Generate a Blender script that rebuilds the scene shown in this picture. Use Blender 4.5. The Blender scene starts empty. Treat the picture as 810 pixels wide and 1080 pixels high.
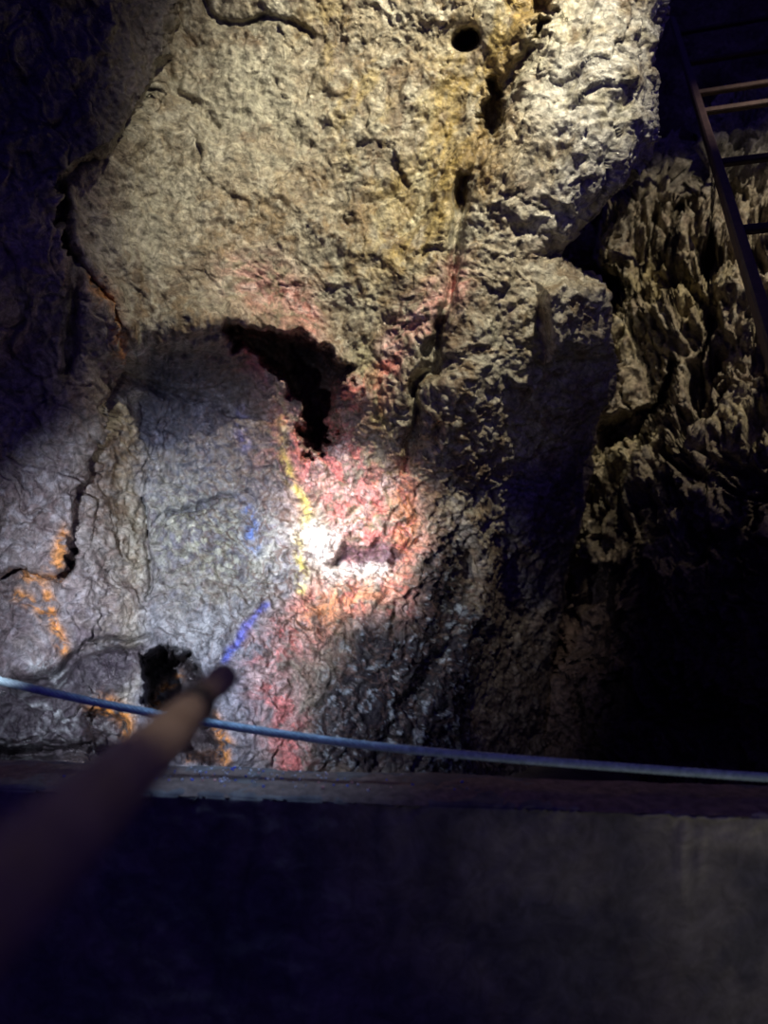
import bpy, math, random
import numpy as np
from mathutils import Vector

random.seed(4)
C = bpy.context.scene.collection
CAM_Z = 1.6
F = 810.0                      # focal length in pixels of the 810 px wide frame

# ------------------------------------------------------------------ noise
_rs = np.random.RandomState(11)
_perm = np.tile(_rs.permutation(256), 3).astype(np.int32)
_g = _rs.normal(size=(256, 3)); _g /= np.linalg.norm(_g, axis=1)[:, None]
_g = _g.astype(np.float32)

def perlin(p):
    p = np.asarray(p, np.float32)
    i = np.floor(p).astype(np.int32); f = p - i
    i &= 255
    w = f*f*f*(f*(f*6-15)+10)
    out = 0
    for dx in (0, 1):
        wx = w[..., 0] if dx else 1-w[..., 0]
        hx = _perm[i[..., 0]+dx]
        for dy in (0, 1):
            wy = w[..., 1] if dy else 1-w[..., 1]
            hy = _perm[hx+i[..., 1]+dy]
            for dz in (0, 1):
                wz = w[..., 2] if dz else 1-w[..., 2]
                g = _g[_perm[hy+i[..., 2]+dz]]
                d = g[..., 0]*(f[..., 0]-dx)+g[..., 1]*(f[..., 1]-dy)+g[..., 2]*(f[..., 2]-dz)
                out = out+d*wx*wy*wz
    return out*1.5

def fbm(p, freq, octv=4, gain=.5, off=0.0):
    s = 0; a = 1
    for k in range(octv):
        s = s+a*perlin(p*freq+off+17.3*k); freq *= 2.03; a *= gain
    return s

def ridged(p, freq, octv=3, gain=.5, off=0.0):
    s = 0; a = 1
    for k in range(octv):
        s = s+a*(1-2*np.abs(perlin(p*freq+off+31.7*k))); freq *= 2.07; a *= gain
    return s

def facet(q, freq, seed):
    """2-D cells, each with its own tilted plane: angular broken rock. Returns height, edge."""
    q = q*freq
    i = np.floor(q).astype(np.int32)
    best = np.full(q.shape[:-1], 9.0, np.float32); second = best.copy()
    h = np.zeros(q.shape[:-1], np.float32)
    for dx in (-1, 0, 1):
        for dy in (-1, 0, 1):
            cx, cy = i[..., 0]+dx, i[..., 1]+dy
            k = _perm[(_perm[(cx+seed) & 255]+cy) & 255]
            k2 = _perm[k+57]; k3 = _perm[k+101]; k4 = _perm[k+33]; k5 = _perm[k+77]
            ox, oy = q[..., 0]-(cx+k2/255.), q[..., 1]-(cy+k3/255.)
            d = np.sqrt(ox*ox+oy*oy)
            hh = (k4/127.5-1)*ox+(k5/127.5-1)*oy+(k/255.-.5)*.5
            m = d < best
            second = np.where(m, best, np.minimum(second, d))
            h = np.where(m, hh, h); best = np.where(m, d, best)
    return h, second-best

def sstep(a, b, x):
    t = np.clip((x-a)/(b-a), 0, 1)
    return t*t*(3-2*t)

# ------------------------------------------------------------------ mesh helpers
def px(u, v, d):
    return Vector(((u-405)/F*d, d, CAM_Z+(540-v)/F*d))

def grid_mesh(name, P, cols=None, mat=None, wrap_u=False, flip=False):
    nv, nu = P.shape[:2]
    me = bpy.data.meshes.new(name)
    idx = np.arange(nv*nu).reshape(nv, nu)
    if wrap_u: idx = np.concatenate([idx, idx[:, :1]], 1)
    q = np.stack([idx[:-1, :-1], idx[:-1, 1:], idx[1:, 1:], idx[1:, :-1]], -1).reshape(-1, 4)
    if flip: q = q[:, ::-1]
    me.vertices.add(nv*nu); me.vertices.foreach_set('co', P.reshape(-1).astype(np.float32))
    me.loops.add(q.size); me.loops.foreach_set('vertex_index', q.reshape(-1).astype(np.int32))
    me.polygons.add(len(q)); me.polygons.foreach_set('loop_start', (np.arange(len(q))*4).astype(np.int32))
    me.polygons.foreach_set('use_smooth', np.ones(len(q), bool))
    me.update(calc_edges=True)
    if cols is not None:
        a = me.color_attributes.new('mineral', 'FLOAT_COLOR', 'POINT')
        a.data.foreach_set('color', cols.reshape(-1).astype(np.float32))
    if mat: me.materials.append(mat)
    o = bpy.data.objects.new(name, me); C.objects.link(o)
    return o

def py_mesh(name, verts, faces, mat=None, parent=None, smooth=True, link=True):
    me = bpy.data.meshes.new(name); me.from_pydata([tuple(v) for v in verts], [], faces); me.update()
    if smooth: me.polygons.foreach_set('use_smooth', [True]*len(me.polygons))
    if mat: me.materials.append(mat)
    o = bpy.data.objects.new(name, me)
    if link: C.objects.link(o)
    if parent: o.parent = parent
    return o

def tag(o, label=None, cat=None, group=None, kind=None):
    if label: o['label'] = label
    if cat: o['category'] = cat
    if group: o['group'] = group
    if kind: o['kind'] = kind
    return o

def tube(pts, rad, n=14, caps=True):
    """sweep of a circle (rad: number or list) along pts -> verts, faces"""
    pts = [Vector(p) for p in pts]
    if not hasattr(rad, '__len__'): rad = [rad]*len(pts)
    V, Fc = [], []
    T0 = (pts[1]-pts[0]).normalized()
    up = Vector((0, 0, 1)) if abs(T0.z) < .9 else Vector((1, 0, 0))
    A = T0.cross(up).normalized()
    for i, p in enumerate(pts):
        T = (pts[min(i+1, len(pts)-1)]-pts[max(i-1, 0)]).normalized()
        A = (A-T*A.dot(T)).normalized(); B = T.cross(A)
        for k in range(n):
            a = 2*math.pi*k/n
            V.append(p+(A*math.cos(a)+B*math.sin(a))*rad[i])
    for i in range(len(pts)-1):
        for k in range(n):
            Fc.append((i*n+k, i*n+(k+1) % n, (i+1)*n+(k+1) % n, (i+1)*n+k))
    if caps:
        Fc.append(tuple(range(n-1, -1, -1))); Fc.append(tuple((len(pts)-1)*n+k for k in range(n)))
    return V, Fc

def join(parts):
    V, Fc = [], []
    for v, f in parts:
        b = len(V); V += list(v); Fc += [tuple(i+b for i in q) for q in f]
    return V, Fc

def normals(P):
    du = np.gradient(P, axis=1); dv = np.gradient(P, axis=0)
    n = np.cross(du, dv)
    n /= np.linalg.norm(n, axis=-1)[..., None]+1e-9
    return n

def interp_ctrl(U, V, ctrl, sig):
    num = 0; den = 0
    for u, v, d in ctrl:
        w = np.exp(-((U-u)**2+(V-v)**2)/(2*sig*sig))+1e-9
        num = num+w*d; den = den+w
    return num/den

def pdist(U, V, pts):
    best = np.full(U.shape, 1e9, np.float32)
    for (x0, y0), (x1, y1) in zip(pts[:-1], pts[1:]):
        dx, dy = x1-x0, y1-y0
        t = np.clip(((U-x0)*dx+(V-y0)*dy)/(dx*dx+dy*dy+1e-9), 0, 1)
        best = np.minimum(best, np.hypot(U-x0-t*dx, V-y0-t*dy))
    return best

def inside(U, V, pts):
    r = np.zeros(U.shape, bool); n = len(pts)
    for k in range(n):
        x0, y0 = pts[k]; x1, y1 = pts[(k+1) % n]
        if y0 == y1: continue
        c = ((y0 > V) != (y1 > V)) & (U < (x1-x0)*(V-y0)/(y1-y0)+x0)
        r ^= c
    return r

def sdf(U, V, pts):
    d = pdist(U, V, pts+[pts[0]])
    return np.where(inside(U, V, pts), -d, d)

# ------------------------------------------------------------------ materials
def new_mat(name):
    m = bpy.data.materials.new(name); m.use_nodes = True
    nt = m.node_tree; b = nt.nodes['Principled BSDF']
    return m, nt, b

def N(nt, t, **kw):
    n = nt.nodes.new(t)
    for k, v in kw.items():
        if hasattr(n, k): setattr(n, k, v)
        else: n.inputs[k].default_value = v
    return n

def rock_mat(name, bump=.5, rough=(.42, .85), mott=(.62, 1.3), spec=.45, scale=1.0, marb=.55, bdist=.02):
    m, nt, b = new_mat(name); L = nt.links.new
    geo = N(nt, 'ShaderNodeNewGeometry')
    at = N(nt, 'ShaderNodeAttribute', attribute_name='mineral')
    n1 = N(nt, 'ShaderNodeTexNoise', Scale=22*scale, Detail=7, Roughness=.65); L(geo.outputs['Position'], n1.inputs['Vector'])
    r1 = N(nt, 'ShaderNodeMapRange'); L(n1.outputs['Fac'], r1.inputs['Value'])
    r1.inputs['From Min'].default_value = .3; r1.inputs['From Max'].default_value = .7
    r1.inputs['To Min'].default_value = mott[0]; r1.inputs['To Max'].default_value = mott[1]
    mx = N(nt, 'ShaderNodeMix', data_type='RGBA', blend_type='MULTIPLY'); mx.inputs[0].default_value = 1
    L(at.outputs['Color'], mx.inputs[6]); L(r1.outputs['Result'], mx.inputs[7])
    nm = N(nt, 'ShaderNodeTexNoise', Scale=17*scale, Detail=8, Roughness=.68, Distortion=2.2); L(geo.outputs['Position'], nm.inputs['Vector'])
    rm = N(nt, 'ShaderNodeMapRange'); L(nm.outputs['Fac'], rm.inputs['Value'])
    rm.inputs['From Min'].default_value = .36; rm.inputs['From Max'].default_value = .66
    rm.inputs['To Min'].default_value = 1-marb; rm.inputs['To Max'].default_value = 1+marb*.8
    mx2 = N(nt, 'ShaderNodeMix', data_type='RGBA', blend_type='MULTIPLY'); mx2.inputs[0].default_value = 1
    L(mx.outputs[2], mx2.inputs[6]); L(rm.outputs['Result'], mx2.inputs[7])
    L(mx2.outputs[2], b.inputs['Base Color'])
    n2 = N(nt, 'ShaderNodeTexNoise', Scale=48*scale, Detail=6, Roughness=.6, Distortion=.8); L(geo.outputs['Position'], n2.inputs['Vector'])
    n3 = N(nt, 'ShaderNodeTexVoronoi', Scale=30*scale, feature='SMOOTH_F1'); L(geo.outputs['Position'], n3.inputs['Vector'])
    ad = N(nt, 'ShaderNodeMath', operation='ADD'); L(n2.outputs['Fac'], ad.inputs[0]); L(n3.outputs['Distance'], ad.inputs[1])
    bp = N(nt, 'ShaderNodeBump', Strength=bump, Distance=bdist); L(ad.outputs[0], bp.inputs['Height']); L(bp.outputs[0], b.inputs['Normal'])
    n4 = N(nt, 'ShaderNodeTexNoise', Scale=9*scale, Detail=4); L(geo.outputs['Position'], n4.inputs['Vector'])
    r4 = N(nt, 'ShaderNodeMapRange'); L(n4.outputs['Fac'], r4.inputs['Value'])
    r4.inputs['From Min'].default_value = .35; r4.inputs['From Max'].default_value = .65
    r4.inputs['To Min'].default_value = rough[0]; r4.inputs['To Max'].default_value = rough[1]
    sb = N(nt, 'ShaderNodeMath', operation='SUBTRACT'); L(r4.outputs[0], sb.inputs[0])
    L(at.outputs['Alpha'], sb.inputs[1]); sb.use_clamp = True          # wet rock is glossier
    L(sb.outputs[0], b.inputs['Roughness'])
    b.inputs['Specular IOR Level'].default_value = spec
    return m

def plain_mat(name, c1, c2, scale=30, rough=.6, metal=0, bump=.3, dist=.004, detail=6):
    m, nt, b = new_mat(name); L = nt.links.new
    tc = N(nt, 'ShaderNodeTexCoord')
    n1 = N(nt, 'ShaderNodeTexNoise', Scale=scale, Detail=detail, Roughness=.65); L(tc.outputs['Object'], n1.inputs['Vector'])
    r = N(nt, 'ShaderNodeValToRGB'); L(n1.outputs['Fac'], r.inputs['Fac'])
    r.color_ramp.elements[0].position = .35; r.color_ramp.elements[1].position = .65
    r.color_ramp.elements[0].color = (*c1, 1); r.color_ramp.elements[1].color = (*c2, 1)
    L(r.outputs['Color'], b.inputs['Base Color'])
    bp = N(nt, 'ShaderNodeBump', Strength=bump, Distance=dist); L(n1.outputs['Fac'], bp.inputs['Height']); L(bp.outputs[0], b.inputs['Normal'])
    b.inputs['Roughness'].default_value = rough; b.inputs['Metallic'].default_value = metal
    return m

M_rock = rock_mat('mineral_rock', bump=.6, mott=(.6, 1.35), rough=(.3, .75), spec=.5)
M_rock2 = rock_mat('rough_rock', bump=.9, scale=.8, rough=(.6, .95), spec=.25)
M_conc = rock_mat('stained_concrete', marb=.25, bdist=.006, bump=.25, rough=(.6, .9), mott=(.75, 1.2), spec=.25, scale=.8)
M_dirt = plain_mat('packed_dirt', (.12, .085, .065), (.25, .18, .14), 35, .9, 0, .8, .008)
M_floor = plain_mat('muddy_floor', (.06, .05, .04), (.13, .1, .08), 8, .9, 0, .6, .03)
M_cable = plain_mat('blue_cable', (.24, .36, .40), (.46, .62, .68), 60, .45, .2, .3, .002)
M_steel = plain_mat('rusty_steel', (.032, .018, .018), (.065, .037, .036), 25, .7, .3, .5, .004)
M_wood = plain_mat('weathered_pole', (.2, .14, .09), (.32, .24, .17), 18, .8, 0, .4, .003)
M_dark = plain_mat('black_fitting', (.02, .016, .018), (.05, .04, .04), 20, .6, .2, .2, .002)

# ------------------------------------------------------------------ main rock face
def mixc(col, m, c):
    return col*(1-m[..., None])+np.array(c, np.float32)*m[..., None]

EDGE = [(-160, 725), (0, 708), (20, 700), (50, 694), (80, 697), (110, 690), (150, 683), (180, 664), (200, 640),
        (225, 614), (250, 600), (272, 588), (284, 606), (296, 628), (312, 642), (345, 638), (380, 636), (430, 632),
        (470, 628), (540, 612), (620, 590), (700, 575), (980, 570)]

def main_rock():
    nu, nv, nw = 600, 860, 26
    v = np.linspace(-150, 960, nv, dtype=np.float32)
    R = np.interp(v, [e[0] for e in EDGE], [e[1] for e in EDGE]).astype(np.float32)
    s = np.linspace(0, 1, nu, dtype=np.float32)
    U = -260+(R[:, None]+260)*s[None, :]
    V = np.repeat(v[:, None], nu, 1)
    ctrl = [(-70, 300, 3.15), (-70, 200, 3.1), (-200, 100, 2.95), (-200, 500, 3.05), (-80, -100, 3.0), (-80, 0, 3.05), (60, 150, 3.45), (50, 350, 3.55), (-10, 160, 3.25), (-10, 60, 3.2), (-10, 260, 3.3), (-200, -100, 2.9), (-200, 300, 3.0), (-200, 700, 3.1), (-200, 900, 3.1), (-80, 100, 3.05), (-80, 500, 3.2), (-80, 800, 3.2),
            (60, -80, 3.3), (60, 60, 3.4), (60, 250, 3.5), (40, 450, 3.6), (40, 600, 3.6), (40, 740, 3.45), (60, 880, 3.3),
            (200, -100, 3.75), (200, 50, 3.8), (200, 200, 3.75), (200, 320, 3.7), (200, 430, 4.2), (210, 540, 4.15), (200, 630, 3.85), (200, 720, 3.7), (200, 820, 3.6), (200, 930, 3.5),
            (320, -80, 3.75), (320, 100, 3.85), (320, 250, 3.85), (330, 350, 3.95), (330, 500, 4.1), (340, 600, 4.05), (320, 700, 3.85), (320, 820, 3.7), (320, 930, 3.6),
            (420, -80, 3.7), (420, 100, 3.8), (420, 250, 3.85), (400, 400, 3.95), (410, 540, 4.1), (400, 630, 3.95), (420, 710, 3.9), (420, 820, 3.8), (420, 930, 3.7),
            (500, -60, 3.6), (495, 100, 3.72), (500, 250, 3.7), (500, 400, 3.72), (500, 550, 3.85), (490, 700, 4.05), (480, 820, 4.1), (490, 930, 4.1),
            (580, -60, 3.45), (580, 50, 3.48), (580, 200, 3.5), (560, 350, 3.62), (560, 500, 4.3), (555, 430, 3.9), (560, 650, 5.0), (540, 580, 4.7), (560, 740, 5.0), (560, 820, 4.9), (560, 930, 4.8),
            (670, -60, 3.4), (670, 60, 3.4), (660, 150, 3.42), (620, 330, 3.72), (620, 420, 4.2), (610, 500, 4.6), (620, 600, 5.0), (640, 720, 5.1), (640, 800, 5.0)]
    D = interp_ctrl(U, V, ctrl, 52.0)
    base = np.stack([(U-405)/F*3.8, V*0, (540-V)/F*3.8], -1)     # metric coordinates for noise
    wu = 9*fbm(base, 3.1, 4, .55, 3.0); wv = 9*fbm(base, 3.1, 4, .55, 41.0)
    Uw, Vw = U+wu, V+wv
    wu2 = wu+22*perlin(base*1.7+5); wv2 = wv+22*perlin(base*1.7+77)
    Ub, Vb = U+wu2*1.2, V+wv2*1.2

    # left rock mass standing in front of the face
    LM = [(-400, -400), (205, -400), (186, 0), (178, 35), (182, 62), (168, 95), (141, 135), (122, 158), (92, 180), (60, 195), (66, 235),
          (82, 275), (108, 315), (141, 366), (134, 395), (122, 440), (104, 470), (92, 520), (80, 580), (62, 612), (40, 606), (-10, 603), (-400, 600)]
    sd = sdf(Uw, Vw, LM)
    D -= .20*sstep(7, -12, sd)*(1-.45*sstep(150, 330, V)*sstep(700, 560, V))
    D += .05*np.exp(-(sd/5.0)**2)*sstep(150, 220, V)
    # right-hand roll-off so that the edge turns away from the lit side
    e = np.clip(1-(R[:, None]-U)/70.0, 0, 1)
    D += .28*(1-np.sqrt(np.clip(1-e*e, 0, 1)))

    D0 = D.copy()
    def groove(pts, w, depth):
        nonlocal D
        D += depth*np.exp(-(pdist(Uw, Vw, pts)/w)**2)
    rag = 5*fbm(base, 11, 4, .6, 91)
    def pit(poly, soft, depth, warp=True):
        nonlocal D
        D += depth*sstep(soft*1.8, -soft*1.2, sdf(Uw, Vw, poly)+rag*min(1.6, soft/4))

    # lip above the hollow on the left, and the hollow
    D -= .14*np.exp(-(pdist(Ub, Vb, [(140, 352), (210, 345), (262, 352), (330, 350), (362, 392)])/24)**2)
    # deep triangular cavity
    pit([(244, 350), (282, 352), (332, 366), (366, 390), (354, 412), (345, 434), (342, 460), (332, 474), (325, 452), (316, 424), (294, 394)], 6, .7)
    # round bore hole, fissures
    D += .30*sstep(16, 5, np.hypot((U-495)*.92+(V-42)*.25+wu*.25, (V-42)*1.0+wv*.25))
    pit([(524, 88), (534, 100), (531, 122), (522, 148), (512, 150), (516, 120)], 5, .22)
    pit([(570, 24), (578, 30), (574, 48), (566, 46)], 4, .16)
    pit([(560, 0), (584, 4), (582, 18), (566, 16)], 5, .12)
    groove([(560, 60), (540, 85), (520, 150), (500, 190), (486, 215)], 9, .09)
    groove([(488, 195), (486, 240), (478, 290), (474, 340), (466, 385), (450, 412), (438, 450), (432, 490)], 6, .12)
    groove([(470, 345), (460, 395), (446, 415)], 5, .10)
    groove([(205, -20), (215, 18), (240, 28), (280, 25), (330, 40)], 4, .05)
    groove([(182, 60), (188, 100), (215, 118), (232, 135)], 5, .03)
    # diagonal flow channel of the upper right
    groove([(545, 0), (500, 80), (455, 160), (415, 240)], 24, .07)
    groove([(620, -60), (600, 60), (590, 150), (560, 240)], 16, .06)
    # ribs at the left
    D -= .07*np.exp(-(pdist(Uw, Vw, [(70, 205), (90, 262), (112, 312), (146, 368)])/9)**2)
    groove([(62, 200), (72, 262), (80, 300), (72, 350), (66, 390)], 5, .08)
    groove([(104, 440), (116, 420), (112, 398)], 4, .05)
    groove([(-40, 606), (20, 604), (62, 612), (82, 580)], 4, .07)
    # streaky slots in the hollow
    for k in range(9):
        x = 158+8*k; groove([(x, 566-3*k+6*(k % 2)), (x+17, 548-3*k), (x+30, 542-2*k)], 3.2, .035)
    groove([(140, 400), (180, 410), (230, 420), (262, 432), (290, 440)], 8, .05)
    groove([(150, 530), (160, 600), (156, 632)], 3, .05)
    # white pocket with a dark crack above it
    D += .11*np.exp(-(((U-380)/36)**2+((V-598)/15)**2))
    pit([(352, 598), (362, 580), (385, 588), (402, 578), (428, 586), (414, 600), (398, 596), (384, 602), (368, 594)], 4, .06)
    groove([(415, 610), (425, 592), (440, 560), (445, 530)], 6, .04)
    # lower left hollows
    pit([(150, 704), (170, 694), (192, 700), (206, 718), (215, 740), (200, 752), (172, 744), (158, 726)], 7, .6)
    pit([(196, 762), (222, 766), (230, 792), (222, 806), (196, 800)], 6, .20)
    pit([(96, 756), (124, 758), (132, 784), (118, 802), (92, 790)], 6, .14)
    groove([(20, 722), (62, 716), (92, 690), (116, 680), (150, 682)], 8, .10)
    groove([(-40, 797), (60, 795), (110, 800)], 9, .16)
    # dark ravine lower right
    groove([(484, 590), (470, 640), (455, 690), (430, 740)], 12, .10)
    D -= .10*np.exp(-(pdist(Uw, Vw, [(498, 560), (508, 610), (498, 650)])/16)**2)
    # outcrop right: flat-topped block
    D -= .22*sstep(7, -10, sdf(Uw, Vw, [(572, 296), (600, 288), (645, 303), (660, 345), (645, 376), (575, 372)]))

    P = np.stack([(U-405)/F*D, D, (540-V)/F*D], -1).astype(np.float32)
    # sides wrap back behind the visible edge
    k = np.arange(1, nw+1, dtype=np.float32)/nw
    ex = P[:, -1:, :]+np.stack([-.12*k, 1.7*k**1.3, 0*k], -1)[None]
    P = np.concatenate([P, ex], 1)
    P0 = np.stack([(U-405)/F*D0, D0, (540-V)/F*D0], -1).astype(np.float32)
    P0 = np.concatenate([P0, P0[:, -1:]+(ex-ex[:, :1])+np.array([-.005, .06, 0])], 1)
    pad = lambda A: np.concatenate([A, np.repeat(A[:, -1:], nw, 1)], 1)
    U, V, Uw, Vw, Ub, Vb = map(pad, (U, V, Uw, Vw, Ub, Vb))

    n = normals(P0); n = np.where(n[..., 1:2] > 0, -n, n)
    for _ in range(3):                                                          # even the directions out
        n[1:-1, 1:-1] = (n[:-2, 1:-1]+n[2:, 1:-1]+n[1:-1, :-2]+n[1:-1, 2:]+n[1:-1, 1:-1])/5
    n[:, -nw:] = n[:, -nw-1:-nw]+np.stack([k, .3*k, 0*k], -1)[None]
    n /= np.linalg.norm(n, axis=-1)[..., None]
    # region weights
    col_r = sstep(440, 500, Ub+.35*(Vb-300))*sstep(720, 600, Vb)                # rough right column
    white = sstep(585, 640, Ub+.25*Vb)*sstep(300, 200, Vb)                      # pale bulge upper right
    crink = np.clip(np.exp(-(((Ub-370)/150)**2+((Vb-560)/190)**2))*1.4, 0, 1)   # crinkled mineral centre
    left = sstep(150, 60, Ub)*sstep(-50, 150, Vb)
    ca, sa = math.cos(math.radians(62)), math.sin(math.radians(62))
    q = P.copy(); al = P[..., 0]*ca+P[..., 2]*sa; ac = -P[..., 0]*sa+P[..., 2]*ca
    q[..., 0] = al*.45; q[..., 2] = ac                                          # stretched along the flow
    wq = np.stack([fbm(P, 5, 3, .5, 9), fbm(P, 5, 3, .5, 19), fbm(P, 5, 3, .5, 29)], -1)
    disp = .055*fbm(P, 1.6, 3, .5)
    disp += .020*ridged(P+wq*.05, 4.5, 3, .5, 7)
    xz = P[..., [0, 2]]
    f1, e1 = facet(xz+wq[..., [0, 2]]*.07+P[..., 1:2]*.5, 4.2, 3)
    f2, e2 = facet(xz+wq[..., [0, 2]]*.04+P[..., 1:2]*.5, 12., 9)
    ang = np.clip(.4+.6*left+.8*white-.3*crink, 0, 1.2)
    disp += .040*f1*ang+.016*f2*np.clip(.55+.4*ang, 0, 1)
    disp -= .012*np.exp(-(e1/.05)**2)*(.35+.65*left)
    cr = ridged(q+wq*.05, 11, 3, .55, 3)
    cr2 = ridged(P+wq*.045, 17, 3, .5, 13)
    disp += .0150*cr*(.6+.25*col_r+.4*crink)*(1-.4*left)*(1-.35*white)
    disp += .0105*cr2*(.45+1.1*crink-.1*white)
    disp += .0055*fbm(P+wq*.03, 36, 2, .6, 3)*(.7+.7*crink+.5*col_r-.3*white)
    smooth = np.exp(-(((Ub-200)/110)**2+((Vb-250)/110)**2))
    disp *= 1-.55*smooth
    disp *= 1-.85*np.exp(-(((U-495)/24)**2+((V-42)/24)**2))
    P = P+n*disp[..., None]
    P[..., 2] += CAM_Z

    # ---------------- mineral colours
    m1 = fbm(P, 2.2, 4, .55, 50); m2 = fbm(P, 6, 4, .6, 60); m3 = fbm(q, 7, 4, .6, 70); m4 = fbm(P+wq*.04, 20, 3, .6, 80)
    col = np.zeros(P.shape, np.float32)+np.array((.33, .29, .215), np.float32)
    col = mixc(col, sstep(-.1, .5, m1), (.40, .385, .31))
    m5 = fbm(P+wq*.09, 9, 4, .62, 140); m6 = fbm(q+wq*.09, 5, 4, .62, 150)
    col = mixc(col, .85*sstep(.0, .45, m2), (.225, .165, .095))
    col = mixc(col, .75*sstep(.08, .5, m5), (.52, .50, .42))
    col = mixc(col, .75*sstep(.15, .55, m6), (.16, .115, .075))
    col = mixc(col, .5*sstep(.15, .6, m4), (.46, .44, .36))
    blob = lambda u, v, a, b: np.exp(-(((Ub-u)/a)**2+((Vb-v)/b)**2))
    line = lambda pts, w: np.exp(-(pdist(Ub, Vb, pts)/w)**2)
    linew = lambda pts, w: np.exp(-(pdist(Uw, Vw, pts)/w)**2)
    # upper: pale greenish coat, ochre streaks
    up = sstep(330, 200, Vb)
    col = mixc(col, .75*np.clip(blob(255, 70, 70, 75)+blob(300, 150, 60, 50)+.7*blob(160, 200, 60, 70), 0, 1)*sstep(-.5, .2, m2), (.45, .45, .37))
    col = mixc(col, .8*np.clip(line([(560, -20), (500, 90), (450, 190), (420, 260)], 42), 0, 1)*sstep(-.5, .3, m3), (.41, .305, .09))
    col = mixc(col, .55*line([(575, -20), (545, 70), (510, 170), (490, 220)], 22)*sstep(-.3, .3, m3), (.20, .13, .045))
    col = mixc(col, .6*np.clip(line([(345, 20), (385, 90), (400, 180)], 30), 0, 1)*sstep(-.1, .4, m3), (.44, .35, .14))
    col = mixc(col, .7*line([(470, 80), (440, 160), (425, 225), (400, 260)], 12)*sstep(-.2, .4, m3), (.56, .55, .42))
    col = mixc(col, .45*blob(320, 215, 90, 60)*sstep(-.1, .4, m2), (.28, .20, .11))
    col = mixc(col, np.clip(.95*white*sstep(-.7, .2, m2), 0, 1), (.54, .54, .515))
    col = mixc(col, .5*white*sstep(.1, .5, m4), (.34, .30, .22))
    # left rock mass: grey violet brown
    col = mixc(col, .8*sstep(150, 60, Ub)*sstep(100, 250, Vb), (.235, .20, .205))
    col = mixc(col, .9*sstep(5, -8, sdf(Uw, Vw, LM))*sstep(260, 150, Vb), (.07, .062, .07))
    col = mixc(col, .5*sstep(150, 60, Ub)*sstep(0, .5, m2)*sstep(200, 300, Vb), (.15, .105, .10))
    col = mixc(col, .6*sstep(150, 60, Ub)*sstep(420, 480, Vb)*sstep(.0, .4, m4), (.38, .37, .38))
    # hollow: blue grey, greenish crust low
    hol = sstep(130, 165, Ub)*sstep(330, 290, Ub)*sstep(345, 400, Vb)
    col = mixc(col, .9*hol, (.185, .20, .245))
    col = mixc(col, .5*hol*sstep(.0, .5, m4), (.33, .35, .40))
    hup_shade = hol*sstep(530, 430, Vb+.25*(Ub-200)*0+30*m2)
    col = mixc(col, .9*hup_shade, (.065, .068, .10))  # shadow under the lip painted into the rock colour
    col = mixc(col, .6*hup_shade*sstep(.1, .4, m5), (.21, .22, .29))
    col = mixc(col, .75*blob(215, 575, 70, 50)*sstep(-.4, .3, m4), (.52, .56, .43))
    col = mixc(col, .6*blob(215, 640, 60, 40)*sstep(-.2, .4, m2), (.42, .40, .28))
    col = mixc(col, .8*blob(205, 665, 55, 30), (.44, .47, .47))
    col = mixc(col, .6*blob(255, 735, 40, 60), (.38, .40, .47))
    col = mixc(col, .55*blob(95, 690, 110, 80)*sstep(-.3, .3, m2), (.14, .12, .15))
    # blue mineral smears
    col = mixc(col, .9*linew([(262, 528), (266, 556), (268, 580)], 6)*sstep(-.35, .25, m4), (.12, .23, .62))
    col = mixc(col, .7*linew([(252, 425), (256, 445), (262, 468)], 6)*sstep(-.35, .3, m4), (.25, .27, .60))
    col = mixc(col, np.clip(linew([(277, 646), (258, 666), (236, 694)], 4.5)*1.2, 0, 1), (.14, .18, .60))
    # pink and orange vein
    vein = np.clip(line([(275, 300), (315, 320), (325, 345)], 26)+line([(284, 380), (305, 420), (325, 475)], 17)*1.3+line([(325, 470), (350, 510), (385, 560), (400, 620)], 38)
                   + line([(350, 410), (385, 405), (425, 385), (440, 350), (470, 300)], 20)+line([(400, 620), (330, 650), (290, 690), (300, 745), (312, 800)], 24)
                   + line([(420, 520), (440, 570), (415, 620)], 24), 0, 1)
    pk = sstep(-.6, .25, m4+.6*m2)
    col = mixc(col, .6*np.clip(line([(285, 385), (330, 480), (380, 560), (430, 600)], 60)+line([(400, 620), (320, 660), (300, 780)], 30), 0, 1), (.27, .20, .14))
    col = mixc(col, .6*np.clip(line([(390, 440), (420, 480), (390, 540), (360, 560)], 28), 0, 1)*sstep(-.2, .3, m6), (.34, .29, .11))
    col = mixc(col, .85*vein*pk, (.66, .36, .34))
    col = mixc(col, .8*vein*sstep(.15, .6, m2+.6*m4), (.74, .60, .58))
    col = mixc(col, .85*vein*sstep(.0, .35, fbm(P+wq*.08, 8, 4, .6, 123))*(.35+.65*sstep(330, 380, Vb)), (.80, .24, .22))
    orange = np.clip(line([(430, 525), (440, 570), (425, 610), (385, 632), (330, 655)], 21), 0, 1)
    col = mixc(col, .85*orange*sstep(-.5, .2, m4), (.72, .31, .13))
    col = mixc(col, .8*blob(398, 378, 16, 30), (.42, .41, .23))
    col = mixc(col, .6*vein*sstep(.35, .7, -m4), (.20, .12, .09))
    col = mixc(col, .9*linew([(284, 395), (297, 440), (304, 490), (318, 520), (326, 550), (318, 590), (316, 625)], 5)*sstep(-.5, .1, m4)*(.35+.65*sstep(440, 520, Vb)), (.68, .60, .16))
    col = mixc(col, .95*np.clip(linew([(330, 565), (342, 572), (336, 585)], 13)+linew([(352, 607), (380, 608), (405, 602)], 11), 0, 1), (.93, .9, .86))
    pocket = sstep(4, -3, sdf(Uw, Vw, [(352, 598), (362, 580), (385, 588), (402, 578), (428, 586), (414, 600), (398, 596), (384, 602), (368, 594)]))
    col = mixc(col, .9*pocket, (.13, .07, .10))
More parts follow.
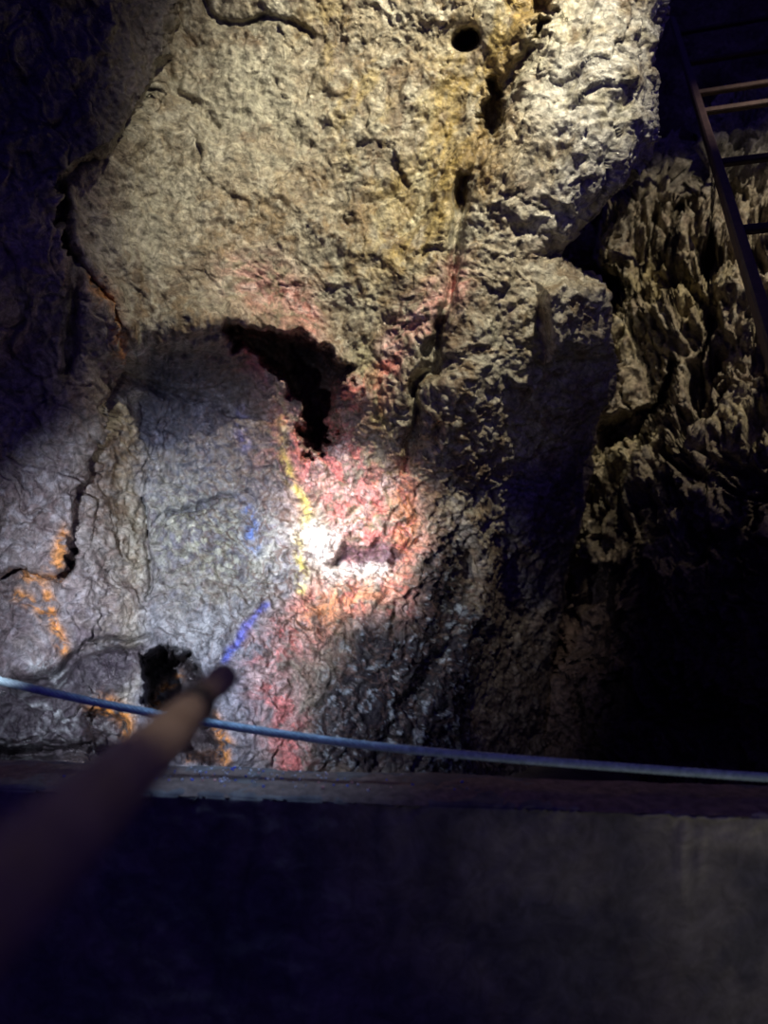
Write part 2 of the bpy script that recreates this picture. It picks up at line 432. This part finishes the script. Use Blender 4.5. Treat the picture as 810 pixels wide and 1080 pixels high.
    # cavity shade painted into the colour; dark ravine rock with pale bluish flecks
    cav_shade = sstep(5, -6, sdf(Uw, Vw, [(248, 352), (282, 356), (330, 370), (362, 392), (352, 410), (342, 432), (338, 458), (332, 474), (324, 452), (314, 424), (292, 392)]))
    col = mixc(col, .85*cav_shade, (.055, .04, .045))
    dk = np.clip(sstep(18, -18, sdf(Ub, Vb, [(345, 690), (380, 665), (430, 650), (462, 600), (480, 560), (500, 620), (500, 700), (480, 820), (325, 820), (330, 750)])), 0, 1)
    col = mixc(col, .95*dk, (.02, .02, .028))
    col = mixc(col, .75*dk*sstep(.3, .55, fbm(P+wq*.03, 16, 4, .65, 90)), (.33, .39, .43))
    web = np.abs(perlin(P*13+wq*1.1+3)); web2 = np.abs(perlin(P*22+wq*1.3+8))
    wb = np.clip(sstep(.15, .0, web)+.8*sstep(.16, .0, web2)*sstep(-.3, .3, m2), 0, 1)
    col = mixc(col, wb*np.clip(.2+.75*crink-.3*left, 0, .85), (.13, .085, .07))
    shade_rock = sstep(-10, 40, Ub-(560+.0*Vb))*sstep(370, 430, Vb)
    col = mixc(col, .7*shade_rock, (.13, .095, .09))  # shadow below the outcrop painted into the colour
    col = mixc(col, .8*sstep(480, 530, Ub)*sstep(560, 640, Vb), (.07, .055, .055))  # unlit lower right corner, its shade put into the colour
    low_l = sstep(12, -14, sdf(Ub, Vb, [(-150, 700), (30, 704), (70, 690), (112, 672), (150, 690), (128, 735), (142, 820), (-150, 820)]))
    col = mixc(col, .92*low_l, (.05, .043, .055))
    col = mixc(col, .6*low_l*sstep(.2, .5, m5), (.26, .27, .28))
    # rusty orange and pale flecks of the lower left
    for pts, w in (([(98, 300), (118, 335), (130, 370)], 8), ([(44, 628), (56, 664), (70, 690)], 6), ([(104, 744), (128, 756), (136, 782)], 10),
                   ([(224, 764), (237, 786), (233, 802)], 7), ([(166, 744), (167, 726), (184, 713)], 6), ([(196, 800), (226, 800)], 4),
                   ([(70, 560), (58, 606), (30, 612)], 8), ([(20, 630), (46, 650)], 6)):
        col = mixc(col, .9*linew(pts, w)*sstep(-.45, .25, m4), (.85, .36, .08))
    for (u, vv) in ((40, 700), (66, 716), (42, 744), (62, 752), (72, 768), (30, 780), (142, 366)):
        col = mixc(col, .8*np.exp(-(((Uw-u)/9)**2+((Vw-vv)/6)**2))*sstep(-.2, .2, m4), (.60, .66, .66))
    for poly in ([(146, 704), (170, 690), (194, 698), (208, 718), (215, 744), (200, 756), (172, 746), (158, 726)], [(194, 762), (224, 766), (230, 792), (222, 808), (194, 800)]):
        col = mixc(col, .92*sstep(9, -4, sdf(Uw, Vw, poly))*(1-linew([(166, 742), (168, 726), (182, 714)], 6)), (.04, .03, .035))  # shade inside the lower left hollows painted as dark colour
    wet = np.clip(.12+.12*dk+.22*crink+.2*blob(215, 575, 80, 70)+.15*white+.2*line([(470, 80), (440, 160), (425, 225)], 18), 0, .55)
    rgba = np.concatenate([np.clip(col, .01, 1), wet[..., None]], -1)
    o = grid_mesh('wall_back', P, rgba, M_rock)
    tag(o, 'big craggy cave wall with pink and orange mineral veins and a bright lit hollow', 'rock wall', kind='structure')
    return o

main_rock()

# ------------------------------------------------------------------ right rock wall, behind
def right_rock():
    nu, nv = 330, 640
    uu = np.linspace(500, 1060, nu, dtype=np.float32)
    s = np.linspace(0, 1, nv, dtype=np.float32)
    TOP = [(500, 250), (600, 240), (640, 205), (655, 196), (672, 178), (690, 166), (706, 172), (716, 205), (735, 196), (748, 175), (752, 130), (765, 108), (790, 100), (815, 96), (900, 60), (1060, 0)]
    T = np.interp(uu, [t[0] for t in TOP], [t[1] for t in TOP]).astype(np.float32)
    V = T[None, :]+(980-T[None, :])*s[:, None]; U = np.repeat(uu[None, :], nv, 0)
    ctrl = [(500, 250, 5.6), (500, 600, 5.5), (500, 900, 5.2), (600, 300, 5.5), (600, 450, 5.2), (600, 700, 5.2), (600, 900, 5.0),
            (690, 180, 5.5), (690, 300, 5.1), (690, 420, 4.9), (690, 560, 4.8), (690, 700, 4.8), (690, 900, 4.5),
            (790, 110, 5.6), (790, 220, 5.1), (790, 350, 4.7), (790, 500, 4.5), (790, 650, 4.4), (790, 900, 4.2),
            (900, 100, 5.2), (900, 300, 4.5), (900, 500, 4.2), (900, 700, 4.0), (900, 900, 3.9), (1050, 200, 4.4), (1050, 600, 3.8), (1050, 900, 3.6)]
    D = interp_ctrl(U, V, ctrl, 60.0)
    base = np.stack([(U-405)/F*5, V*0, (540-V)/F*5], -1)
    wu = 11*fbm(base, 2.6, 4, .55, 3.0); wv = 11*fbm(base, 2.6, 4, .55, 41.0)
    Uw, Vw = U+wu, V+wv
    D0r = D.copy()
    def pit(poly, soft, depth):
        nonlocal D
        D += depth*sstep(soft, -soft, sdf(Uw, Vw, poly))
    def groove(pts, w, depth):
        nonlocal D
        D += depth*np.exp(-(pdist(Uw, Vw, pts)/w)**2)
    pit([(560, 230), (632, 205), (645, 215), (640, 240), (628, 262), (626, 285), (650, 296), (656, 312), (640, 320), (620, 310), (590, 290), (560, 280)], 5, 1.5)
    pit([(640, 190), (662, 196), (660, 220), (646, 226), (640, 212)], 4, .8)
    pit([(732, 276), (752, 262), (770, 272), (762, 292), (748, 306), (734, 296)], 6, .5)
    pit([(708, 215), (722, 208), (724, 238), (714, 246)], 5, .35)
    pit([(636, 452), (660, 446), (700, 410), (712, 380), (700, 440), (680, 470), (640, 478)], 6, .45)
    pit([(560, 470), (660, 468), (670, 520), (640, 700), (560, 700)], 14, .3)
    for pts in ([(642, 330), (638, 380), (634, 440)], [(670, 320), (690, 360), (700, 420)], [(660, 330), (676, 356), (690, 400)], [(752, 330), (742, 380), (735, 430)],
                [(720, 300), (740, 330), (760, 380)], [(690, 230), (700, 270), (680, 300)], [(770, 210), (790, 250), (800, 300)], [(700, 480), (740, 500), (800, 520)]):
        groove(pts, 6, .16)
    Dg = D; D = D0r
    # back slope rolling away at the top
    t = np.clip(1-(V-T[None, :])/40, 0, 1)
    roll = .5*(1-np.sqrt(np.clip(1-t*t, 0, 1)))
    D = D+roll; P0 = np.stack([(U-405)/F*D, D, (540-V)/F*D], -1)
    D = Dg+roll
    P = np.stack([(U-405)/F*D, D, (540-V)/F*D], -1).astype(np.float32)
    nw = 16
    k = np.arange(nw, 0, -1, dtype=np.float32)/nw
    ex = P[:1]+np.stack([0*k, 1.6*k, .0*k-.1*k], -1)[:, None, :]
    P = np.concatenate([ex, P], 0)
    U, V, Uw, Vw = [np.concatenate([np.repeat(A[:1], nw, 0), A], 0) for A in (U, V, Uw, Vw)]
    n = normals(P0); n = np.where(n[..., 1:2] > 0, -n, n)
    n = np.concatenate([np.repeat(n[:1], nw, 0), n], 0)
    q = P.copy(); q[..., 2] *= .5; q[..., 0] = P[..., 0]+.25*P[..., 2]
    wq = np.stack([fbm(P, 4, 3, .5, 9), fbm(P, 4, 3, .5, 19), fbm(P, 4, 3, .5, 29)], -1)
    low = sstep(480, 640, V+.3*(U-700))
    disp = .11*fbm(P, 1.8, 3, .5, 4)
    f1, e1 = facet(P[..., [0, 2]]*np.array([1, .6])+wq[..., [0, 2]]*.09, 4.5, 21)
    f2, e2 = facet(P[..., [0, 2]]*np.array([1, .7])+wq[..., [0, 2]]*.05, 11, 33)
    disp += (.13*f1+.06*f2)*(1-.5*low)
    disp -= .26*sstep(.15, .42, fbm(q+wq*.08, 3.6, 4, .55, 64))*(1-.6*low)      # deep pockets between the lumps
    disp -= .12*sstep(.12, .38, fbm(q+wq*.06, 8, 3, .55, 74))*(1-.5*low)
    disp += .075*ridged(q+wq*.09, 5, 3, .55, 9)*(1-.5*low)+.026*ridged(q+wq*.05, 15, 3, .6, 5)+.007*fbm(P, 40, 2, .6, 2)
    P = P+n*disp[..., None]; P[..., 2] += CAM_Z
    m1 = fbm(P, 1.8, 4, .55, 50); m2 = fbm(P, 6, 4, .6, 60); m4 = fbm(P, 18, 3, .6, 80)
    col = np.zeros(P.shape, np.float32)+np.array((.30, .255, .18), np.float32)
    col = mixc(col, sstep(0, .5, m1), (.36, .31, .19))
    col = mixc(col, .7*sstep(.05, .5, m2), (.20, .155, .12))
    col = mixc(col, .6*sstep(.1, .5, m4), (.38, .36, .30))
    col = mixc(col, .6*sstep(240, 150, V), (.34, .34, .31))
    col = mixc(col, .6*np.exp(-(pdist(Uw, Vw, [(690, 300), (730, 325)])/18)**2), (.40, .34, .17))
    col = mixc(col, .9*low, (.075, .045, .05))  # shadow low on this wall darkened into the colour
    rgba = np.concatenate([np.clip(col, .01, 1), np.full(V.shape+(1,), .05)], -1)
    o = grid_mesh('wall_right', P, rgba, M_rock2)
    tag(o, 'rough brown rock wall receding into shadow behind the steel ladder', 'rock wall', kind='structure')
right_rock()

def far_rock():
    nu, nv = 150, 150
    x = np.linspace(-2, 9, nu, dtype=np.float32); z = np.linspace(-.3, 8.5, nv, dtype=np.float32)
    X, Z = np.meshgrid(x, z)
    P = np.stack([X, 9.2+0*X-.5*sstep(5, 9, X), Z], -1)
    P[..., 1] -= .5*fbm(P, .6, 4, .5)+.25*ridged(P, 1.5, 3)+.05*fbm(P, 6, 3)
    # upper rock shelf at the ladder's head
    P[..., 1] -= 1.1*sstep(4.6, 4.2, Z)*sstep(2.2, 3.2, X)
    m = fbm(P, 2, 4)
    col = mixc(np.zeros(P.shape, np.float32)+np.array((.14, .12, .09), np.float32), sstep(0, .6, m), (.2, .18, .14))
    rgba = np.concatenate([col, np.zeros(X.shape+(1,))], -1)
    o = grid_mesh('wall_far', P, rgba, M_rock2, flip=True)
    tag(o, 'black unlit back of the cave seen above the right rock wall', 'rock wall', kind='structure')
far_rock()

# floor of the passage
def floor():
    nu, nv = 160, 160
    x = np.linspace(-4, 7, nu, dtype=np.float32); y = np.linspace(-1.5, 9.5, nv, dtype=np.float32)
    X, Y = np.meshgrid(x, y); P = np.stack([X, Y, 0*X], -1)
    P[..., 2] = .05*fbm(P, 1.2, 4)*sstep(2.2, 2.8, Y)
    o = grid_mesh('floor', P, None, M_floor, flip=True)
    tag(o, kind='structure')
floor()

# ------------------------------------------------------------------ concrete parapet
H = .91; YAW = -.099; TH = .205
def front_y(x): return 1.846+YAW*x
def top_z(x, y): return H+.004*math.sin(9*x+1)+.003*math.sin(23*x)

def parapet():
    nx = 620
    x = np.linspace(-3.0, 3.0, nx, dtype=np.float32)
    prof = []                                  # (offset from the front face, z)
    for z in np.linspace(-.01, .90, 130): prof.append((0, z))
    for a in np.linspace(0, 90, 8)[1:]: prof.append((.012-.012*math.cos(math.radians(a)), .893+.012*math.sin(math.radians(a))))
    for t in np.linspace(.03, TH-.02, 22): prof.append((t, .905))
    for a in np.linspace(0, 90, 6): prof.append((TH-.015+.015*math.sin(math.radians(a)), .89+.015*math.cos(math.radians(a))))
    for z in np.linspace(.86, -.01, 26): prof.append((TH, z))
    pr = np.array(prof, np.float32); nv = len(pr)
    X = np.repeat(x[None], nv, 0); OFF = np.repeat(pr[:, :1], nx, 1); Z = np.repeat(pr[:, 1:], nx, 1)
    P = np.stack([X, 1.846+YAW*X+OFF, Z], -1)
    n = normals(P)
    if n[40, 300, 1] > 0: n = -n
    bl = sstep(0, .1, Z)
    disp = .008*fbm(P, 2.2, 4, .5, 3)+.004*fbm(P, 14, 3, .5, 7)
    edge = np.exp(-((Z-.895)/.03)**2)*np.exp(-(OFF/.03)**2)
    disp -= edge*.014*sstep(-.1, .6, fbm(P, 7, 4, .6, 33))
    # drip of lime running down the face, crust under the edge
    drip = np.exp(-((X-.70-.01*np.sin(Z*14))/.012)**2)*sstep(.60, .85, Z)*sstep(.02, 0, OFF)
    drip2 = np.exp(-((X-.735)/.008)**2)*sstep(.68, .86, Z)*sstep(.02, 0, OFF)
    crust = sstep(.55, .80, X)*sstep(.80, .89, Z+.03*fbm(P, 9, 3))*sstep(.03, .01, OFF)
    disp += .009*drip+.006*drip2+.012*crust*(.5+.5*fbm(P, 25, 3, .6))
    P = P+n*disp[..., None]*bl[..., None]
    m1 = fbm(P, 2.5, 5, .6, 90); m2 = fbm(P*np.array([1, 1, .35]), 7, 4, .6, 95)
    col = np.zeros(P.shape, np.float32)+np.array((.20, .19, .165), np.float32)
    col = mixc(col, .8*sstep(-.1, .4, m1), (.10, .10, .11))
    col = mixc(col, .6*sstep(.0, .5, m2), (.15, .135, .12))
    col = mixc(col, .7*np.clip(drip+drip2+crust, 0, 1), (.42, .40, .30))
    # dark weep stains
    for xs, w, zb in ((-.42, .030, .42), (-.20, .05, .55), (.0, .015, .62), (.14, .06, .60), (.55, .05, .55), (-.33, .012, .55)):
        st = np.exp(-((X-xs+.02*np.sin(Z*17+xs*9))/w)**2)*sstep(zb-.1, zb+.1, Z+.1*m2)
        col = mixc(col, .6*st, (.055, .055, .07))
    rgba = np.concatenate([np.clip(col, .01, 1), np.zeros(X.shape+(1,))], -1)
    o = grid_mesh('concrete_parapet', P, rgba, M_conc)
    tag(o, 'low dark stained concrete parapet wall across the foreground', 'parapet')
    # dirt crusted on the top
    nt_ = 24
    t = np.linspace(0, 1, nt_, dtype=np.float32)
    fr = .001+.010*fbm(np.stack([x, 0*x, 0*x], -1), 6, 4, .6, 8)
    bk = TH+.000+.006*fbm(np.stack([x, 0*x+5, 0*x], -1), 6, 4, .6, 8)
    Xd = np.repeat(x[None], nt_, 0); Off = fr[None]+(bk-fr)[None]*t[:, None]
    prof = np.clip(np.sin(np.pi*np.clip(t, .0, 1)), 0, 1)**.35
    Pd = np.stack([Xd, 1.846+YAW*Xd+Off, 0*Xd], -1)
    Pd[..., 2] = .899+prof[:, None]*(.012+.005*fbm(Pd, 6, 4, .6, 2)+.0025*fbm(Pd, 40, 3, .6, 4))
    d = grid_mesh('dirt_crust', Pd, None, M_dirt); d.parent = o
    d['label'] = 'brown dirt caked along the flat top'
    return Pd
PD = parapet()
dirt_pts = PD.reshape(-1, 3)

# ------------------------------------------------------------------ blue cable
def cable():
    pts2 = [(-320, 640), (-150, 684), (0, 718), (80, 737), (180, 756), (300, 775), (400, 788), (520, 799), (650, 809), (810, 820.5), (960, 828), (1200, 838)]
    us = [p[0] for p in pts2]; vs = [p[1] for p in pts2]
    path = []
    n = 420
    # smooth the vertical profile
    uu = np.linspace(us[0], us[-1], n); vv = np.interp(uu, us, vs)
    kx = np.hanning(61); kx /= kx.sum()
    vv = np.convolve(np.pad(vv, 30, mode='reflect', reflect_type='odd'), kx, 'valid')
    for u, v in zip(uu, vv):
        y = (1.95)/(1-YAW*0*(u-405)/F)
        dx = (u-405)/F
        d = 1.955/(1-YAW*dx)                    # plane parallel to the parapet, above its top
        path.append(px(u, v, d))
    P = [Vector(p) for p in path]
    strands = []
    ns = 7; R0 = .0072; r = .0042
    for k in range(ns):
        pts = []
        L = 0
        for i, p in enumerate(P):
            if i: L += (P[i]-P[i-1]).length
            T = (P[min(i+1, n-1)]-P[max(i-1, 0)]).normalized()
            A = T.cross(Vector((0, 0, 1))).normalized(); B = T.cross(A)
            a = 2*math.pi*k/ns+L/.105*2*math.pi
            pts.append(p+(A*math.cos(a)+B*math.sin(a))*R0)
        strands.append(tube(pts, r, 8))
    strands.append(tube(P[::4]+[P[-1]], R0*.9, 8))
    v, f = join(strands)
    o = py_mesh('steel_cable', v, f, M_cable)
    tag(o, 'taut blue twisted cable strung just above the parapet top', 'cable')
cable()

# ------------------------------------------------------------------ inclined steel ladder upper right
def ladder():
    k = .733
    B = Vector((1.519, 3.0, .63))*k; T = Vector((3.41, 9.0, 5.67))*k
    off = Vector((0, 0, CAM_Z))
    dirv = (T-B)
    side = Vector((dirv.y, -dirv.x, 0)).normalized()
    W = .85
    root = bpy.data.objects.new('steel_ladder', None); C.objects.link(root)
    tag(root, 'long dark rusty steel ladder slanting up into the black upper right corner', 'ladder')
    a = B-dirv*(.047); b = T+dirv*.08
    root.location = a+off+Vector((0, 0, 0))
    def bar(name, p0, p1, w, h, label=None):
        """flat steel bar with eased edges"""
        p0 = p0-a; p1 = p1-a
        t = (p1-p0).normalized(); s = t.cross(Vector((0, 0, 1))).normalized(); u = s.cross(t)
        e = min(w, h)*.18
        ring = [(-w/2+e, -h/2), (w/2-e, -h/2), (w/2, -h/2+e), (w/2, h/2-e), (w/2-e, h/2), (-w/2+e, h/2), (-w/2, h/2-e), (-w/2, -h/2+e)]
        V, Fc = [], []
        m = 12
        for i in range(m+1):
            c = p0.lerp(p1, i/m)
            for (x, y) in ring: V.append(c+s*x+u*y)
        for i in range(m):
            for j in range(8): Fc.append((i*8+j, i*8+(j+1) % 8, (i+1)*8+(j+1) % 8, (i+1)*8+j))
        Fc.append(tuple(range(7, -1, -1))); Fc.append(tuple(m*8+j for j in range(8)))
        return py_mesh(name, V, Fc, M_steel, root, smooth=False)
    bar('stile', a, b, .042, .06)
    bar('stile', a+side*W, b+side*W, .042, .06)
    for t in (.015, .165, .315, .485, .565, .73, .95):
        c = B+dirv*t
        bar('rung', c, c+side*W, .05, .028)
    # posts that carry the foot of the ladder on the parapet
    foot = Vector((a.x, a.y, H-.01-CAM_Z))
    py_post = tube([foot-a+Vector((.012, 0, 0)), Vector((.012, 0, -.0))], .016, 12)
    py_mesh('post', *py_post, M_steel, root)
ladder()

# ------------------------------------------------------------------ foreground pole
def pole():
    tip = px(234, 716, .86); neck = px(203, 746, .76); body = px(176, 776, .66); rear = px(60, 884, .36); end = px(-190, 1120, .20)
    root = bpy.data.objects.new('wooden_pole', None); C.objects.link(root); root.location = body
    tag(root, 'blurred brown pole with a dark clamped tip poking in from the lower left corner', 'pole')
    o = lambda p: Vector(p)-body
    ctr = []; rad = []
    P = [neck, body, rear, end]; Rr = [.0155, .0215, .0215, .0215]
    for (p0, r0), (p1, r1) in zip(zip(P[:-1], Rr[:-1]), zip(P[1:], Rr[1:])):
        for i in range(12):
            t = i/12; ctr.append(o(p0.lerp(p1, t))); rad.append((r0+(r1-r0)*t)*(1+.03*math.sin(len(ctr)*1.7)))
    ctr.append(o(end)); rad.append(.0215)
    py_mesh('shaft', *tube(ctr, rad, 22), M_wood, root)
    # dark collar
    ax = (tip-neck).normalized()
    c0 = neck-ax*.012; c1 = neck+ax*.018
    py_mesh('collar', *tube([o(c0), o(c0.lerp(c1, .1)), o(c0.lerp(c1, .5)), o(c0.lerp(c1, .9)), o(c1)], [.0165, .020, .021, .020, .0165], 22), M_dark, root)
    # hollow socket at the tip: outer wall, rim, inner wall
    pts = [neck+ax*.014, neck.lerp(tip, .5), tip, tip, tip-ax*.035, tip-ax*.036]
    s = py_mesh('socket', *tube([o(p) for p in pts[:2]]+[o(tip-ax*.004), o(tip), o(tip-ax*.001), o(tip-ax*.04)], [.013, .0145, .017, .0165, .011, .010], 22), M_wood, root)
    kp = tip-ax*.02+Vector((.004, 0, -.012)); kn = Vector((.7, -.3, .5)).normalized()
    py_mesh('dark_tip', *tube([o(tip-ax*.012), o(tip+ax*.006), o(tip+ax*.012), o(tip+ax*.014)], [.0165, .0168, .014, .008], 18), M_dark, root)
    py_mesh('clamp_bolt', *tube([o(neck+Vector((-.022, -.004, .012))), o(neck+Vector((.022, -.004, -.008)))], .005, 10), M_dark, root)
pole()

# ------------------------------------------------------------------ mineral chips on the parapet
def chips():
    kinds = [('blue', (.08, .14, .75), .3), ('white', (.8, .8, .85), .4), ('pink', (.75, .35, .32), .12), ('grey', (.3, .28, .32), .18)]
    protos = []
    for nm, c, w in kinds:
        m = plain_mat('chip_'+nm, tuple(x*.8 for x in c), c, 200, .35, 0, .2, .001)
        phi = (1+5**.5)/2
        vs = [(-1, phi, 0), (1, phi, 0), (-1, -phi, 0), (1, -phi, 0), (0, -1, phi), (0, 1, phi), (0, -1, -phi), (0, 1, -phi), (phi, 0, -1), (phi, 0, 1), (-phi, 0, -1), (-phi, 0, 1)]
        fs = [(0, 11, 5), (0, 5, 1), (0, 1, 7), (0, 7, 10), (0, 10, 11), (1, 5, 9), (5, 11, 4), (11, 10, 2), (10, 7, 6), (7, 1, 8), (3, 9, 4), (3, 4, 2), (3, 2, 6), (3, 6, 8), (3, 8, 9), (4, 9, 5), (2, 4, 11), (6, 2, 10), (8, 6, 7), (9, 8, 1)]
        vs = [Vector(v).normalized()*random.uniform(.65, 1.15) for v in vs]
        vs = [Vector((v.x*1.1, v.y, v.z*.7)) for v in vs]
        me = bpy.data.meshes.new('mineral_chip'); me.from_pydata(vs, [], fs); me.materials.append(m); me.update()
        protos.append(bpy.data.objects.new('mineral_chip', me))
    labels = {'blue': 'tiny bright blue mineral chip on the dirt of the parapet top', 'white': 'tiny glinting white mineral chip on the dirt of the parapet top',
              'pink': 'tiny pinkish orange mineral chip on the dirt of the parapet top', 'grey': 'tiny dull grey stone chip on the dirt of the parapet top'}
    first = [True]*4; used = []
    tries = 0; placed = 0
    while placed < 120 and tries < 4000:
        tries += 1
        u = random.gauss(265, 60) if placed < 98 else random.uniform(60, 520)
        if not 30 < u < 560: continue
        x = (u-405)/F*2.06
        off = random.uniform(.07, .185) if random.random() < .85 else random.uniform(.03, .1)
        y = 1.846+YAW*x+off
        s = random.uniform(.0022, .0058)
        if any((x-a)**2+(y-b)**2 < (s+c)**2*1.6 for a, b, c in used): continue
        used.append((x, y, s))
        r = random.random(); k = 0 if r < .3 else 1 if r < .68 else 2 if r < .8 else 3
        j = np.argmin((dirt_pts[:, 0]-x)**2+(dirt_pts[:, 1]-y)**2)
        o = protos[k] if first[k] else protos[k].copy()
        first[k] = False
        C.objects.link(o)
        o.location = (x, y, float(dirt_pts[j, 2])+s*.35); o.scale = (s, s, s)
        o.rotation_euler = (random.uniform(-.4, .4), random.uniform(-.4, .4), random.uniform(0, 6.3))
        tag(o, labels[kinds[k][0]], 'stone chip', kinds[k][0]+' mineral chips on the parapet top')
        placed += 1
chips()

# ------------------------------------------------------------------ lamps of the mine and added fill spots
def spot(name, loc, target, power, color, angle, blend=.6, size=.05):
    l = bpy.data.lights.new(name, 'SPOT'); l.energy = power; l.color = color
    l.spot_size = math.radians(angle); l.spot_blend = blend; l.shadow_soft_size = size
    o = bpy.data.objects.new(name, l); C.objects.link(o)
    o.location = loc
    o.rotation_euler = (Vector(target)-Vector(loc)).to_track_quat('-Z', 'Y').to_euler()
    return o

# warm lamp high in the passage
spot('work_lamp', (.95, 1.4, 5.2), px(440, 145, 3.8), 800, (1, .89, .64), 54, .9, .05)
# cool lamp standing low at the left
spot('torch', (-1.2, 1.55, 1.55), px(232, 650, 4.0), 300, (.82, .85, 1), 62, 1, .02)
spot('torch_core', (-1.7, 1.6, 1.75), px(362, 568, 4.05), 720, (1, .94, .95), 21, 1, .02)
# unseen spot added above the parapet to brighten the cable and the ledge
spot('ledge_fill', (-.40, 2.03, 3.2), (-.41, 2.0, 1.0), 210, (.42, .62, 1), 18, 1, .3)
# added spot without a real source, brightens the pole
spot('pole_fill', (.10, .35, 2.4), (-.175, .67, 1.41), 13, (1, .85, .7), 17, 1, .02)
# weak warm lamp for the right wall
spot('side_lamp', (2.7, 2.0, 5.2), px(772, 325, 5.0), 560, (1, .87, .66), 44, 1, .03)
# added fill for a faint glow on the right end of the parapet
spot('parapet_fill', (1.6, .1, .3), (.98, 1.75, .95), 17, (1, .95, .74), 58, 1, .1)

w = bpy.data.worlds.new('cave_dark'); bpy.context.scene.world = w; w.use_nodes = True
w.node_tree.nodes['Background'].inputs['Color'].default_value = (.10, .062, .56, 1)
w.node_tree.nodes['Background'].inputs['Strength'].default_value = .17

# ------------------------------------------------------------------ camera
cam = bpy.data.cameras.new('camera'); co = bpy.data.objects.new('camera', cam); C.objects.link(co)
co.location = (0, 0, CAM_Z); co.rotation_euler = (math.radians(90), 0, 0)
cam.sensor_fit = 'HORIZONTAL'; cam.sensor_width = 36; cam.lens = 36; cam.clip_start = .01
cam.dof.use_dof = True; cam.dof.focus_distance = 3.1; cam.dof.aperture_fstop = 2.2
sc = bpy.context.scene; sc.camera = co
sc.view_settings.view_transform = 'Standard'; sc.view_settings.look = 'None'
sc.view_settings.gamma = 1; sc.view_settings.exposure = 0; sc.view_settings.use_curve_mapping = False
